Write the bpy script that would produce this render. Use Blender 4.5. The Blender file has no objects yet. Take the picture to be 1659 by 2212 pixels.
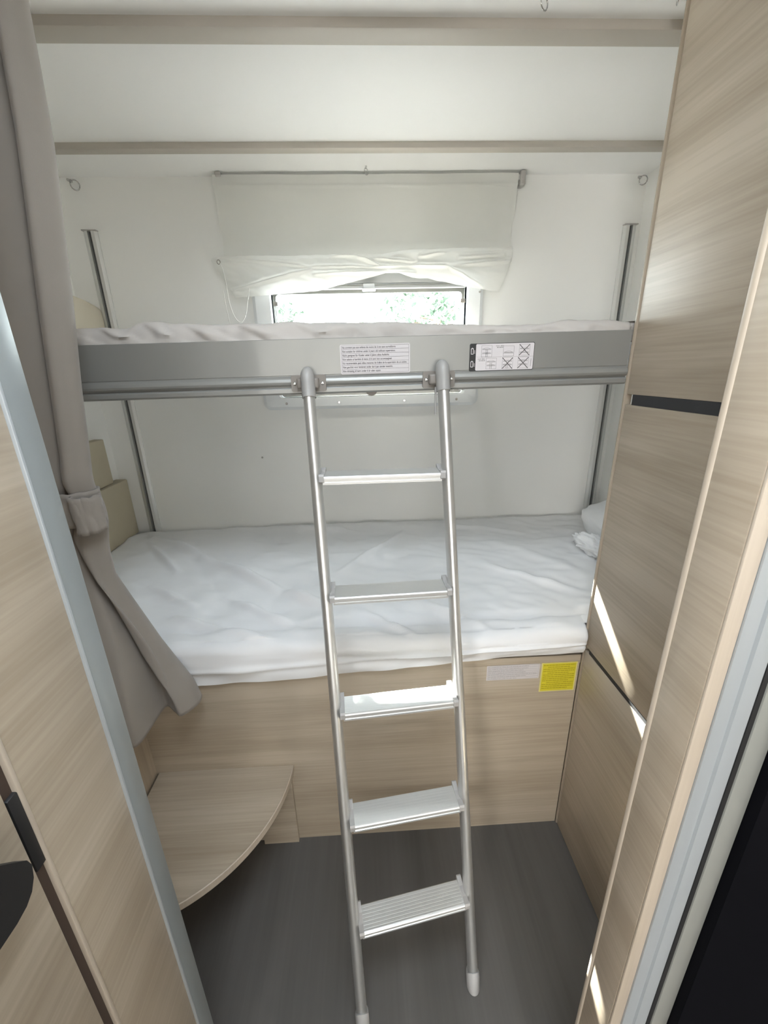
import bpy, bmesh, math, random
from mathutils import Vector, Matrix, noise
random.seed(7)
sc = bpy.context.scene
COL = sc.collection
V = Vector
EYE_Z = 1.36

# ------------------------------------------------------------------ materials
def mat(name, col, rough=.5, metal=0.0, spec=.5, bump=None, trans=0.0, noise_col=None, sheen=0.0):
    m = bpy.data.materials.new(name); m.use_nodes = True
    nt = m.node_tree; b = nt.nodes['Principled BSDF']
    b.inputs['Base Color'].default_value = (*col, 1)
    b.inputs['Roughness'].default_value = rough
    b.inputs['Metallic'].default_value = metal
    b.inputs['Specular IOR Level'].default_value = spec
    if sheen: b.inputs['Sheen Weight'].default_value = sheen
    tc = nt.nodes.new('ShaderNodeTexCoord')
    if noise_col:
        sc_, amt = noise_col
        n = nt.nodes.new('ShaderNodeTexNoise'); n.inputs['Scale'].default_value = sc_
        n.inputs['Detail'].default_value = 4
        nt.links.new(tc.outputs['Object'], n.inputs['Vector'])
        r = nt.nodes.new('ShaderNodeMapRange')
        r.inputs['To Min'].default_value = 1 - amt; r.inputs['To Max'].default_value = 1 + amt
        nt.links.new(n.outputs['Fac'], r.inputs['Value'])
        mx = nt.nodes.new('ShaderNodeVectorMath'); mx.operation = 'SCALE'
        mx.inputs[0].default_value = col
        nt.links.new(r.outputs['Result'], mx.inputs['Scale'])
        nt.links.new(mx.outputs['Vector'], b.inputs['Base Color'])
    if bump:
        sc_, st = bump
        n = nt.nodes.new('ShaderNodeTexNoise'); n.inputs['Scale'].default_value = sc_
        n.inputs['Detail'].default_value = 3
        nt.links.new(tc.outputs['Object'], n.inputs['Vector'])
        bp = nt.nodes.new('ShaderNodeBump'); bp.inputs['Strength'].default_value = st
        bp.inputs['Distance'].default_value = .002
        nt.links.new(n.outputs['Fac'], bp.inputs['Height'])
        nt.links.new(bp.outputs['Normal'], b.inputs['Normal'])
    if trans:
        out = nt.nodes['Material Output']
        t = nt.nodes.new('ShaderNodeBsdfTranslucent'); t.inputs['Color'].default_value = (*col, 1)
        mix = nt.nodes.new('ShaderNodeMixShader'); mix.inputs['Fac'].default_value = trans
        nt.links.new(b.outputs[0], mix.inputs[1]); nt.links.new(t.outputs[0], mix.inputs[2])
        nt.links.new(mix.outputs[0], out.inputs['Surface'])
    return m

def wood(name, axis, c1, c2, scale=1.0, rough=.45, fine=1.0, seed=0.0, contrast=1.0):
    """wood laminate; grain runs along `axis` ('X','Y','Z')"""
    m = bpy.data.materials.new(name); m.use_nodes = True
    nt = m.node_tree; b = nt.nodes['Principled BSDF']
    b.inputs['Roughness'].default_value = rough
    tc = nt.nodes.new('ShaderNodeTexCoord'); mp = nt.nodes.new('ShaderNodeMapping')
    long_, cross = .55*scale, 9.0*scale
    s = {'X': (long_, cross, cross), 'Y': (cross, long_, cross), 'Z': (cross, cross, long_)}[axis]
    mp.inputs['Scale'].default_value = s
    mp.inputs['Location'].default_value = (seed, seed*1.7, seed*.6)
    nt.links.new(tc.outputs['Object'], mp.inputs['Vector'])
    n1 = nt.nodes.new('ShaderNodeTexNoise'); n1.inputs['Scale'].default_value = 1.3
    n1.inputs['Detail'].default_value = 5; n1.inputs['Roughness'].default_value = .55
    n1.inputs['Distortion'].default_value = .35
    nt.links.new(mp.outputs[0], n1.inputs['Vector'])
    mp2 = nt.nodes.new('ShaderNodeMapping')
    l2, c2_ = 5.0*scale, 170.0*scale
    mp2.inputs['Scale'].default_value = {'X': (l2, c2_, c2_), 'Y': (c2_, l2, c2_), 'Z': (c2_, c2_, l2)}[axis]
    nt.links.new(tc.outputs['Object'], mp2.inputs['Vector'])
    n2 = nt.nodes.new('ShaderNodeTexNoise'); n2.inputs['Scale'].default_value = 1.0
    n2.inputs['Detail'].default_value = 3
    nt.links.new(mp2.outputs[0], n2.inputs['Vector'])
    mx = nt.nodes.new('ShaderNodeMath'); mx.operation = 'MULTIPLY_ADD'
    mx.inputs[1].default_value = .42*fine
    nt.links.new(n2.outputs['Fac'], mx.inputs[0]); nt.links.new(n1.outputs['Fac'], mx.inputs[2])
    cr = nt.nodes.new('ShaderNodeValToRGB')
    mid = .5 + .21*fine; w = .17/contrast
    cr.color_ramp.elements[0].position = mid - w; cr.color_ramp.elements[0].color = (*c2, 1)
    cr.color_ramp.elements[1].position = mid + w; cr.color_ramp.elements[1].color = (*c1, 1)
    nt.links.new(mx.outputs[0], cr.inputs['Fac'])
    nt.links.new(cr.outputs['Color'], b.inputs['Base Color'])
    bp = nt.nodes.new('ShaderNodeBump'); bp.inputs['Strength'].default_value = .12; bp.inputs['Distance'].default_value = .0006
    nt.links.new(n2.outputs['Fac'], bp.inputs['Height']); nt.links.new(bp.outputs['Normal'], b.inputs['Normal'])
    return m

OAK1, OAK2 = (.47, .405, .32), (.34, .28, .21)
M = {}
M['oak_x'] = wood('light oak laminate', 'X', OAK1, OAK2, seed=2.1)
M['oak_y'] = wood('light oak laminate', 'Y', OAK1, OAK2, seed=5.3)
M['oak_z'] = wood('light oak laminate', 'Z', (.48, .41, .32), (.35, .29, .22), seed=1.3)
M['oak_edge'] = wood('pale oak edge band', 'Z', (.50, .43, .35), (.42, .355, .28), seed=7.7, scale=1.5)
M['cab_post'] = wood('oak post', 'Z', (.42, .355, .28), (.33, .275, .21), seed=3.7)
M['floor'] = wood('dark plank floor', 'Y', (.115, .110, .105), (.070, .066, .062), scale=.6, rough=.45, seed=4.2, fine=.45)
M['white_wall'] = mat('white wall panel', (.90, .905, .89), .5, bump=(260, .05))
M['ceiling'] = mat('white ceiling panel', (.93, .935, .935), .5, bump=(260, .04))
M['beam'] = mat('beige trim', (.49, .46, .415), .5)
M['fascia'] = mat('grey anodised fascia', (.30, .30, .285), .38, metal=.4, bump=(400, .04))
M['alu'] = mat('brushed aluminium', (.70, .70, .69), .38, metal=.85, bump=(300, .03))
M['alu_track'] = mat('silver track', (.70, .71, .70), .35, metal=.6)
M['slot'] = mat('dark track slot', (.13, .135, .13), .5, metal=.3)
M['tread'] = mat('ribbed aluminium tread', (.76, .76, .745), .34, metal=.72)
M['grey_plastic'] = mat('grey plastic', (.40, .39, .38), .45)
M['bracket'] = mat('grey brown plastic', (.20, .18, .16), .4)
M['cap'] = mat('mid grey plastic cap', (.33, .325, .315), .42)
M['foot'] = mat('pale grey rubber', (.44, .44, .44), .6)
M['chrome'] = mat('chrome', (.55, .55, .55), .18, metal=1.0)
M['screw'] = mat('zinc screw', (.62, .62, .6), .25, metal=.9)
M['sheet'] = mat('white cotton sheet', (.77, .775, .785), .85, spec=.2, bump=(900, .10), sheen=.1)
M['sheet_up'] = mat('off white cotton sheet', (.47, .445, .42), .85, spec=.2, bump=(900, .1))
M['blind'] = mat('off white blind fabric', (.86, .865, .84), .85, spec=.2, trans=.36, bump=(700, .15))
M['curtain'] = mat('taupe curtain cloth', (.27, .243, .218), .9, spec=.15, bump=(1200, .12), sheen=.2, noise_col=(30, .04))
M['cream'] = mat('cream padding', (.70, .65, .54), .85, spec=.2, bump=(500, .1))
M['creamboard'] = mat('cream beige board', (.50, .45, .34), .6, spec=.3, noise_col=(14, .06))
M['white_plastic'] = mat('white plastic', (.80, .83, .85), .35)
M['grey_rail'] = mat('light grey rail', (.30, .31, .31), .4)
M['black'] = mat('black plastic', (.012, .012, .013), .45)
M['black_panel'] = mat('black panel', (.003, .003, .0045), .7, spec=.05)
M['dark_strip'] = mat('anthracite grip strip', (.028, .028, .03), .6)
M['brown_gap'] = mat('dark brown seal', (.055, .035, .026), .6)
M['blue_grey'] = mat('blue grey trim', (.27, .295, .30), .35, metal=.25)
M['alu_frame'] = mat('grey aluminium frame', (.42, .45, .47), .35, metal=.3)
M['greige'] = mat('grey green trim', (.25, .255, .235), .5)
M['paper'] = mat('white sticker', (.60, .57, .575), .45)
M['paper_text'] = mat('printed grey text', (.07, .06, .065), .6)
M['ink'] = mat('black print', (.02, .02, .02), .5)
M['picto'] = mat('thin grey print', (.30, .29, .29), .5)
M['yellow'] = mat('yellow sticker', (.62, .54, .03), .45, noise_col=(60, .1))
M['yellow_dark'] = mat('olive print', (.38, .32, .01), .5)
M['yellow_edge'] = mat('pale yellow border', (.66, .60, .22), .5)
M['white_cord'] = mat('white cord', (.82, .82, .80), .7)
M['leaf'] = mat('leaf', (.045, .072, .048), .5, trans=.3, noise_col=(3, .3))
M['bark'] = mat('bark', (.16, .12, .09), .9)
M['grass'] = mat('pale gravel ground', (.13, .13, .13), .95, noise_col=(2, .25))
M['cabin_white'] = mat('cabin wall', (.70, .68, .63), .6)
M['screen'] = mat('added pleated screen', (.42, .42, .41), .8, trans=.03)

def glass_mat():
    m = bpy.data.materials.new('acrylic window pane'); m.use_nodes = True
    nt = m.node_tree; nt.nodes.remove(nt.nodes['Principled BSDF'])
    out = nt.nodes['Material Output']
    t = nt.nodes.new('ShaderNodeBsdfTransparent'); t.inputs['Color'].default_value = (.93, .95, .94, 1)
    g = nt.nodes.new('ShaderNodeBsdfGlossy'); g.inputs['Roughness'].default_value = .03
    mx = nt.nodes.new('ShaderNodeMixShader'); mx.inputs['Fac'].default_value = .06
    nt.links.new(t.outputs[0], mx.inputs[1]); nt.links.new(g.outputs[0], mx.inputs[2])
    nt.links.new(mx.outputs[0], out.inputs['Surface'])
    return m
M['glass'] = glass_mat()

# ------------------------------------------------------------------ helpers
def tag(o, label=None, cat=None, group=None, kind=None):
    if label: o['label'] = label
    if cat: o['category'] = cat
    if group: o['group'] = group
    if kind: o['kind'] = kind
    return o

def thing(name, label, cat, loc=(0, 0, 0), group=None, kind=None):
    o = bpy.data.objects.new(name, None); COL.objects.link(o)
    o.location = loc; o.empty_display_size = .05
    return tag(o, label, cat, group, kind)

def link(name, bm, material, parent=None, smooth=False, sharp=None):
    me = bpy.data.meshes.new(name)
    bmesh.ops.recalc_face_normals(bm, faces=bm.faces)
    bm.to_mesh(me); bm.free()
    me.materials.append(M[material] if isinstance(material, str) else material)
    if smooth:
        for p in me.polygons: p.use_smooth = True
        if sharp: me.set_sharp_from_angle(angle=math.radians(sharp))
    o = bpy.data.objects.new(name, me); COL.objects.link(o)
    if parent:
        o.parent = parent
        loc = V((0, 0, 0)); q = parent
        while q is not None: loc += q.location; q = q.parent
        o.matrix_parent_inverse = Matrix.Identity(4)
        me.transform(Matrix.Translation(-loc))
    return o

def box(bm, x0, x1, y0, y1, z0, z1, bev=0.0, seg=2, fz=None):
    r = bmesh.ops.create_cube(bm, size=1)
    vs = r['verts']
    for v in vs:
        v.co = V((x0 + (v.co.x + .5)*(x1-x0), y0 + (v.co.y + .5)*(y1-y0), z0 + (v.co.z + .5)*(z1-z0)))
        if fz: v.co.z += fz(v.co.x)
    if bev:
        es = list({e for v in vs for e in v.link_edges})
        bmesh.ops.bevel(bm, geom=es, offset=bev, segments=seg, affect='EDGES', profile=.5)
    return vs

def mbox(name, m, parent, *a, **k):
    bm = bmesh.new(); box(bm, *a, **k)
    return link(name, bm, m, parent, smooth=bool(k.get('bev')), sharp=40)

def tube(bm, pts, r, n=10, ry=None, cap=True, up=None):
    """swept tube; r may be a list; ry = second radius (oval)"""
    pts = [V(p) for p in pts]; rings = []
    for i, p in enumerate(pts):
        a = pts[max(i-1, 0)]; b = pts[min(i+1, len(pts)-1)]
        t = (b-a).normalized()
        ref = V(up) if up else (V((0, 0, 1)) if abs(t.z) < .9 else V((1, 0, 0)))
        x = ref - t*ref.dot(t); x.normalize(); y = t.cross(x)
        ra = r[i] if isinstance(r, (list, tuple)) else r
        rb = (ry[i] if isinstance(ry, (list, tuple)) else ry) if ry else ra
        rings.append([bm.verts.new(p + x*math.cos(2*math.pi*k/n)*ra + y*math.sin(2*math.pi*k/n)*rb) for k in range(n)])
    for a, b in zip(rings, rings[1:]):
        for k in range(n): bm.faces.new((a[k], a[(k+1) % n], b[(k+1) % n], b[k]))
    if cap:
        bm.faces.new(rings[0][::-1]); bm.faces.new(rings[-1])
    return rings

def extrude_profile(bm, prof, x0, x1, n=1, fz=None):
    """closed (y,z) profile swept along x"""
    rings = []
    for i in range(n+1):
        x = x0 + (x1-x0)*i/n
        rings.append([bm.verts.new((x, y, z + (fz(x) if fz else 0))) for y, z in prof])
    k = len(prof)
    for a, b in zip(rings, rings[1:]):
        for j in range(k): bm.faces.new((a[j], a[(j+1) % k], b[(j+1) % k], b[j]))
    bm.faces.new(rings[0]); bm.faces.new(rings[-1][::-1])

def grid(bm, nu, nv, f):
    vs = [[bm.verts.new(f(i/nu, j/nv)) for j in range(nv+1)] for i in range(nu+1)]
    for i in range(nu):
        for j in range(nv):
            bm.faces.new((vs[i][j], vs[i+1][j], vs[i+1][j+1], vs[i][j+1]))
    return vs

def rrect(x0, x1, z0, z1, r, n=5):
    pts = []
    for cx, cz, a0 in ((x1-r, z1-r, 0), (x0+r, z1-r, 90), (x0+r, z0+r, 180), (x1-r, z0+r, 270)):
        for k in range(n+1):
            a = math.radians(a0 + 90*k/n); pts.append((cx + r*math.cos(a), cz + r*math.sin(a)))
    return pts

def plate(bm, pts, y0, y1, fz=None):
    """flat outline in the xz plane with thickness in y"""
    g = lambda x: fz(x) if fz else 0
    a = [bm.verts.new((x, y0, z + g(x))) for x, z in pts]; b = [bm.verts.new((x, y1, z + g(x))) for x, z in pts]
    n = len(pts)
    bm.faces.new(a); bm.faces.new(b[::-1])
    for k in range(n): bm.faces.new((a[k], a[(k+1) % n], b[(k+1) % n], b[k]))

def smooth(a, b, x):
    t = max(0.0, min(1.0, (x-a)/(b-a))); return t*t*(3-2*t)

def seg_ridge(x, y, p, q, w, h):
    """height of a soft crease running from p to q"""
    ax, ay = p; bx, by = q; dx, dy = bx-ax, by-ay; L = math.hypot(dx, dy)
    t = ((x-ax)*dx + (y-ay)*dy)/(L*L); tt = max(0, min(1, t))
    d = math.hypot(x-ax-dx*tt, y-ay-dy*tt)
    return h*math.exp(-(d/w)**2)*(.35 + .65*math.sin(math.pi*max(.02, min(.98, tt))))

def nz(x, y, z=0.0): return noise.noise(V((x, y, z)))

# ------------------------------------------------------------------ key dimensions (metres)
XL, XR = -1.05, 1.05          # bunk alcove side walls
YB = 1.75                     # back wall
YF = .889                     # front plane of both bunks
ZC = 2.005                    # ceiling
CX, CY0, CY1 = .554, .634, .880   # wardrobe on the right
tilt = lambda x: .0065*x

# ------------------------------------------------------------------ room shell
o = mbox('floor', 'floor', None, -1.6, 1.6, -4.0, YB, -.03, 0); tag(o, kind='structure')
# ceiling with the roof hatch opening
HX0, HX1, HY0, HY1 = -.24, .26, -.24, .36
bm = bmesh.new()
for a in ((-1.6, HX0, -4.0, YB+.05), (HX1, 1.6, -4.0, YB+.05), (HX0, HX1, HY1, YB+.05), (HX0, HX1, -4.0, HY0)):
    box(bm, a[0], a[1], a[2], a[3], ZC, ZC+.04)
o = link('ceiling', bm, 'ceiling'); tag(o, kind='structure')

# window aperture in back wall
WX0, WX1, WZ0, WZ1 = -.336, .407, 1.262, 1.70
bm = bmesh.new()
box(bm, XL-.04, WX0, YB, YB+.03, 0, ZC); box(bm, WX1, XR+.04, YB, YB+.03, 0, ZC)
box(bm, WX0, WX1, YB, YB+.03, 0, WZ0); box(bm, WX0, WX1, YB, YB+.03, WZ1, ZC)
wb = link('wall_back', bm, 'white_wall'); tag(wb, kind='structure')
bm = bmesh.new(); bmesh.ops.create_uvsphere(bm, u_segments=10, v_segments=6, radius=.0045)
for v in bm.verts: v.co = V((v.co.x, v.co.y*.5, v.co.z)) + V((-.44, YB, 1.021))
link('screw_cap', bm, 'grey_plastic', wb, True)
o = mbox('wall_left', 'white_wall', None, XL-.04, XL, .40, YB, 0, ZC); tag(o, kind='structure')
o = mbox('wall_right', 'white_wall', None, XR, XR+.04, .40, YB, 0, ZC); tag(o, kind='structure')
# faint panel joint on back wall right of the window
# doorway partitions
o = mbox('wall_left_partition', 'oak_z', None, -1.6, -.345, .372, .395, 0, ZC); tag(o, kind='structure')
o = mbox('wall_right_partition', 'oak_z', None, .36, 1.6, .342, .372, 0, ZC); tag(o, kind='structure')
# living area behind the camera
bm = bmesh.new()
box(bm, -1.64, -1.6, -4.0, .40, 0, .95); box(bm, -1.64, -1.6, -4.0, .40, 1.55, ZC)
box(bm, -1.64, -1.6, -4.0, -3.4, .95, 1.55); box(bm, -1.64, -1.6, -1.9, .40, .95, 1.55)
o = link('wall_cabin_left', bm, 'cabin_white'); tag(o, kind='structure')
bm = bmesh.new()
box(bm, 1.6, 1.64, -4.0, .40, 0, .95); box(bm, 1.6, 1.64, -4.0, .40, 1.55, ZC)
box(bm, 1.6, 1.64, -4.0, -2.7, .95, 1.55); box(bm, 1.6, 1.64, -1.2, .40, .95, 1.55)
o = link('wall_cabin_right', bm, 'cabin_white'); tag(o, kind='structure')
bm = bmesh.new()
box(bm, -1.6, 1.6, -4.04, -4.0, 0, .9); box(bm, -1.6, 1.6, -4.04, -4.0, 1.6, ZC)
box(bm, -1.6, -.8, -4.04, -4.0, .9, 1.6); box(bm, .8, 1.6, -4.04, -4.0, .9, 1.6)
o = link('wall_front', bm, 'cabin_white'); tag(o, kind='structure')

# closed blinds in the cabin windows and the lid of the roof hatch
for n_, a in (('window_2', (-1.63, -1.615, -3.4, -1.9, .95, 1.55)), ('window_3', (1.615, 1.63, -2.7, -1.2, .95, 1.55)), ('window_4', (-.8, .8, -4.03, -4.015, .9, 1.6))):
    tag(mbox(n_, 'cabin_white', None, *a), kind='structure')
tag(mbox('ceiling_hatch', 'cabin_white', None, HX0-.01, HX1+.01, HY0-.01, HY1+.01, ZC+.041, ZC+.05), kind='structure')

# ceiling trims
o = mbox('trim_1', 'beam', None, XL, XR, 1.063, 1.110, 1.989, ZC+.002, bev=.0015); tag(o, kind='structure')
o = mbox('trim_2', 'beam', None, XL, XR, 1.521, 1.555, 1.989, ZC+.002, bev=.0015); tag(o, kind='structure')

# ------------------------------------------------------------------ window_1
win = thing('window_1', None, None, (0, YB, 1.45), kind='structure')
bm = bmesh.new()   # white plastic inner surround, a picture frame with soft front edge
OX0, OX1, OZ0, OZ1 = -.402, .465, 1.216, 1.735
outer = rrect(OX0, OX1, OZ0, OZ1, .03, 6); mid = rrect(OX0+.012, OX1-.012, OZ0+.012, OZ1-.012, .024, 6)
inner = rrect(WX0, WX1, WZ0, WZ1, .012, 6); innerb = inner
lay = [[(x, YB, z) for x, z in outer], [(x, YB-.022, z) for x, z in outer], [(x, YB-.03, z) for x, z in mid],
       [(x, YB-.03, z) for x, z in inner], [(x, YB+.05, z) for x, z in innerb]]
rs = [[bm.verts.new(p) for p in l] for l in lay]
for a, b in zip(rs, rs[1:]):
    n = len(a)
    for k in range(n): bm.faces.new((a[k], a[(k+1) % n], b[(k+1) % n], b[k]))
link('window_surround', bm, 'white_plastic', win, True, 30)
for x in (-.311, -.101, .162, .375):
    bm = bmesh.new(); bmesh.ops.create_cone(bm, cap_ends=True, segments=14, radius1=.0052, radius2=.0042, depth=.003)
    bmesh.ops.rotate(bm, verts=bm.verts, matrix=Matrix.Rotation(math.pi/2, 3, 'X'))
    bmesh.ops.translate(bm, verts=bm.verts, vec=(x, YB-.0315, 1.241)); link('screw', bm, 'screw', win, True, 30)
bm = bmesh.new(); bmesh.ops.create_cone(bm, cap_ends=True, segments=12, radius1=.004, radius2=.003, depth=.003)
bmesh.ops.rotate(bm, verts=bm.verts, matrix=Matrix.Rotation(math.pi/2, 3, 'X'))
bmesh.ops.translate(bm, verts=bm.verts, vec=(.45, YB-.0315, 1.63)); link('screw', bm, 'screw', win, True, 30)
# sash frame of the pane
bm = bmesh.new()
po = rrect(WX0, WX1, WZ0, WZ1, .012, 6); pi_ = rrect(WX0+.010, WX1-.010, WZ0+.014, 1.643, .014, 6)
a = [bm.verts.new((x, YB+.035, z)) for x, z in po]; b = [bm.verts.new((x, YB+.035, z)) for x, z in pi_]
c = [bm.verts.new((x, YB+.048, z)) for x, z in pi_]
n = len(a)
for k in range(n):
    bm.faces.new((a[k], a[(k+1) % n], b[(k+1) % n], b[k])); bm.faces.new((b[k], b[(k+1) % n], c[(k+1) % n], c[k]))
link('window_frame', bm, 'greige', win, True, 30)
bm = bmesh.new(); plate(bm, rrect(WX0+.002, WX1-.002, WZ0+.002, WZ1-.002, .012, 6), YB+.049, YB+.052)
link('pane', bm, 'glass', win)
# screen cassette rails at the top, with pull tab
bm = bmesh.new(); box(bm, WX0+.002, WX1-.002, YB-.012, YB+.012, 1.668, 1.703, bev=.002); link('screen_cassette', bm, 'grey_rail', win, True, 40)
bm = bmesh.new(); box(bm, WX0+.004, WX1-.004, YB-.016, YB+.008, 1.6505, 1.660, bev=.0015); link('screen_rail', bm, 'grey_rail', win, True, 40)
bm = bmesh.new(); box(bm, .008, .058, YB-.040, YB-.010, 1.640, 1.6485, bev=.003); box(bm, .012, .054, YB-.032, YB-.012, 1.6475, 1.664, bev=.002)
link('pull_tab', bm, 'white_plastic', win, True, 40)
for x in (-.322, .393):
    bm = bmesh.new(); box(bm, x-.009, x+.009, YB-.006, YB+.006, 1.598, 1.612, bev=.001); link('guide_clip', bm, 'bracket', win, True, 40)
    bm = bmesh.new(); box(bm, x-.004, x+.004, YB-.004, YB+.003, WZ0+.01, 1.6, bev=.001); link('guide_rail', bm, 'alu_track', win, True, 40)
# unseen pleated screen, added above the sill to cut the sun beam from below
bm = bmesh.new(); ZS0, ZS1 = WZ0+.004, 1.462
n = 16
fr = []
for i in range(n+1):
    z = ZS0 + (ZS1-ZS0)*i/n; y = YB + .016 + (.008 if i % 2 else 0)
    fr.append([bm.verts.new((WX0+.006, y, z)), bm.verts.new((WX1-.006, y, z)), bm.verts.new((WX1-.006, y+.003, z)), bm.verts.new((WX0+.006, y+.003, z))])
for a, b in zip(fr, fr[1:]):
    for k in range(4): bm.faces.new((a[k], a[(k+1) % 4], b[(k+1) % 4], b[k]))
link('sun_cut_screen', bm, 'screen', win)
bm = bmesh.new(); box(bm, WX0+.004, WX1-.004, YB+.006, YB+.030, 1.461, 1.474, bev=.002); link('sun_cut_bar', bm, 'alu_track', win, True, 40)

# ------------------------------------------------------------------ lower bunk base
base = thing('bunk_base', 'light oak bunk box with safety stickers under the lower mattress', 'bunk base', (0, YF, 0))
mbox('front_panel', 'oak_x', base, -.640, .5515, YF, YF+.018, .0, .612)
mbox('top_rail', 'oak_x', base, -.6215, .5515, YF-.003, YF+.018, .612, .634, bev=.002)
mbox('bed_board', 'oak_y', base, -1.04, 1.04, YF+.018, YB-.005, .590, .598)

TEXT = ["Ne convient pas aux enfants de moins de 6 ans sans surveillance.",
        "Not suitable for children under 6 years old without supervision.",
        "Nicht geeignet f\u00fcr Kinder unter 6 Jahre ohne Aufsicht.",
        "Non adatto ai bambini di meno di 6 anni non accompagnati.",
        "No recomendable para ni\u00f1os menores de 6 a\u00f1os sin la supervisi\u00f3n de un adulto.",
        "Niet geschikt voor kinderen onder de 6 jaar zonder toezicht.",
        "Ikke tilr\u00e5delig til b\u00f8rn under 6 \u00e5r uden opsyn."]
def text_bm(bm, s, x, z, y, width=None, size=.006, fz=None, bold=.0):
    cu = bpy.data.curves.new('t', 'FONT'); cu.body = s; cu.size = size; cu.resolution_u = 2; cu.offset = bold
    ob = bpy.data.objects.new('t', cu); COL.objects.link(ob)
    dg = bpy.context.evaluated_depsgraph_get()
    me = bpy.data.meshes.new_from_object(ob.evaluated_get(dg))
    xs = [v.co.x for v in me.vertices] or [0, 1]
    w = max(xs)-min(xs); k = (width/w) if width else 1
    for v in me.vertices:
        px = x + v.co.x*k
        v.co = V((px, y, z + v.co.y + (fz(px) if fz else 0)))
    bm.from_mesh(me)
    bpy.data.objects.remove(ob); bpy.data.curves.remove(cu); bpy.data.meshes.remove(me)

WIDTHS = [.80, .79, .70, .74, .965, .75, .57]
def warn_sticker(parent, x0, x1, z0, z1, y, fz=None, r=.003, label=None, bold=.00006, ink='paper_text'):
    bm = bmesh.new(); plate(bm, rrect(x0, x1, z0, z1, r, 4), y-.0006, y, fz)
    s = link('safety_sticker', bm, 'paper', parent)
    if label: s['label'] = label
    bm = bmesh.new(); H = (z1-z0)-.004; W = (x1-x0)-.006; rows = 7
    for i in range(rows):
        zt = z1-.002-H*(i+1)/rows
        text_bm(bm, TEXT[i], x0+.0042, zt+H/rows*.28, y-.0010, width=W*WIDTHS[i], size=H/rows*.72, fz=fz, bold=bold)
        if i < rows-1:
            box(bm, x0+.003, x1-.003, y-.0009, y-.0006, zt-.00018, zt+.00018, fz=fz)
    for a in ((x0+.0027, x0+.003, z0+.002, z1-.002), (x1-.003, x1-.0027, z0+.002, z1-.002), (x0+.003, x1-.003, z0+.002, z0+.0023), (x0+.003, x1-.003, z1-.0023, z1-.002)):
        box(bm, a[0], a[1], y-.0009, y-.0006, a[2], a[3], fz=fz)
    link('printed_text', bm, ink, s)
    return s
warn_sticker(base, .300, .443, .562, .6095, YF, r=.001, bold=.00004, ink='picto', label='small white text sticker beside the yellow one')
bm = bmesh.new(); plate(bm, rrect(.448, .546, .515, .6105, .001, 3), YF-.0006, YF)
ys = link('yellow_sticker', bm, 'yellow_edge', base); ys['label'] = 'yellow text sticker in the corner of the front panel'
bm = bmesh.new(); box(bm, .4515, .5425, YF-.0009, YF-.0006, .5185, .607); link('yellow_field', bm, 'yellow', ys)
bm = bmesh.new(); rnd = random.Random(3)
for i in range(13):
    z = .602 - i*.0063; x = .454
    if i in (1, 4, 9): x += .012
    end = .540 if i not in (1, 4, 8, 12) else .525
    while x < end:
        w = rnd.uniform(.003, .011); box(bm, x, min(x+w, end), YF-.0011, YF-.0009, z-.0011, z+.0011); x += w+.0012
link('printed_text', bm, 'yellow_dark', ys)

# ------------------------------------------------------------------ corner shelf (quarter round step)
cs = thing('corner_shelf', 'quarter round light oak shelf with curved front below the curtain', 'shelf', (-.59, .885, 0))
cxs, cys, Rr = -.595, .8885, .354
bm = bmesh.new(); N = 36
pts = [(cxs + Rr*math.cos(-math.pi/2*k/N), cys + Rr*math.sin(-math.pi/2*k/N)) for k in range(N+1)] + [(cxs, cys-Rr), (cxs-.02, cys-Rr), (cxs-.02, cys)]
pp = []
for p in pts:
    if not pp or (abs(p[0]-pp[-1][0]) + abs(p[1]-pp[-1][1])) > 1e-5: pp.append(p)
t = [bm.verts.new((x, y, .302)) for x, y in pp]; b_ = [bm.verts.new((x, y, .284)) for x, y in pp]
bm.faces.new(t); bm.faces.new(b_[::-1])
for k in range(len(pp)): bm.faces.new((t[k], t[(k+1) % len(pp)], b_[(k+1) % len(pp)], b_[k]))
link('shelf_top', bm, 'oak_x', cs)
bm = bmesh.new(); rr = []
for k in range(N+1):
    a = -math.pi/2*k/N; c, s_ = math.cos(a), math.sin(a)
    rr.append([bm.verts.new((cxs + q*c, cys + q*s_, z)) for q, z in ((Rr-.0005, .3035), (Rr+.0015, .302), (Rr+.0015, .284), (Rr-.0005, .283))])
for a, b in zip(rr, rr[1:]):
    for k in range(4): bm.faces.new((a[k], a[(k+1) % 4], b[(k+1) % 4], b[k]))
bm.faces.new(rr[0]); bm.faces.new(rr[-1][::-1])
link('edge_band', bm, 'oak_edge', cs)
mbox('support_panel', 'oak_x', cs, -.353, -.249, YF-.012, YF-.001, 0, .284)
mbox('side_support', 'oak_y', cs, -.613, -.600, .56, .885, 0, .284)

# left partition cupboard behind the curtain
pc = thing('tall_cupboard', 'light oak cupboard side just behind and below the taupe curtain hem', 'cupboard', (-.83, .64, 0))
mbox('body', 'oak_z', pc, -1.04, -.622, .40, .8885, 0, 2.0)

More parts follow.
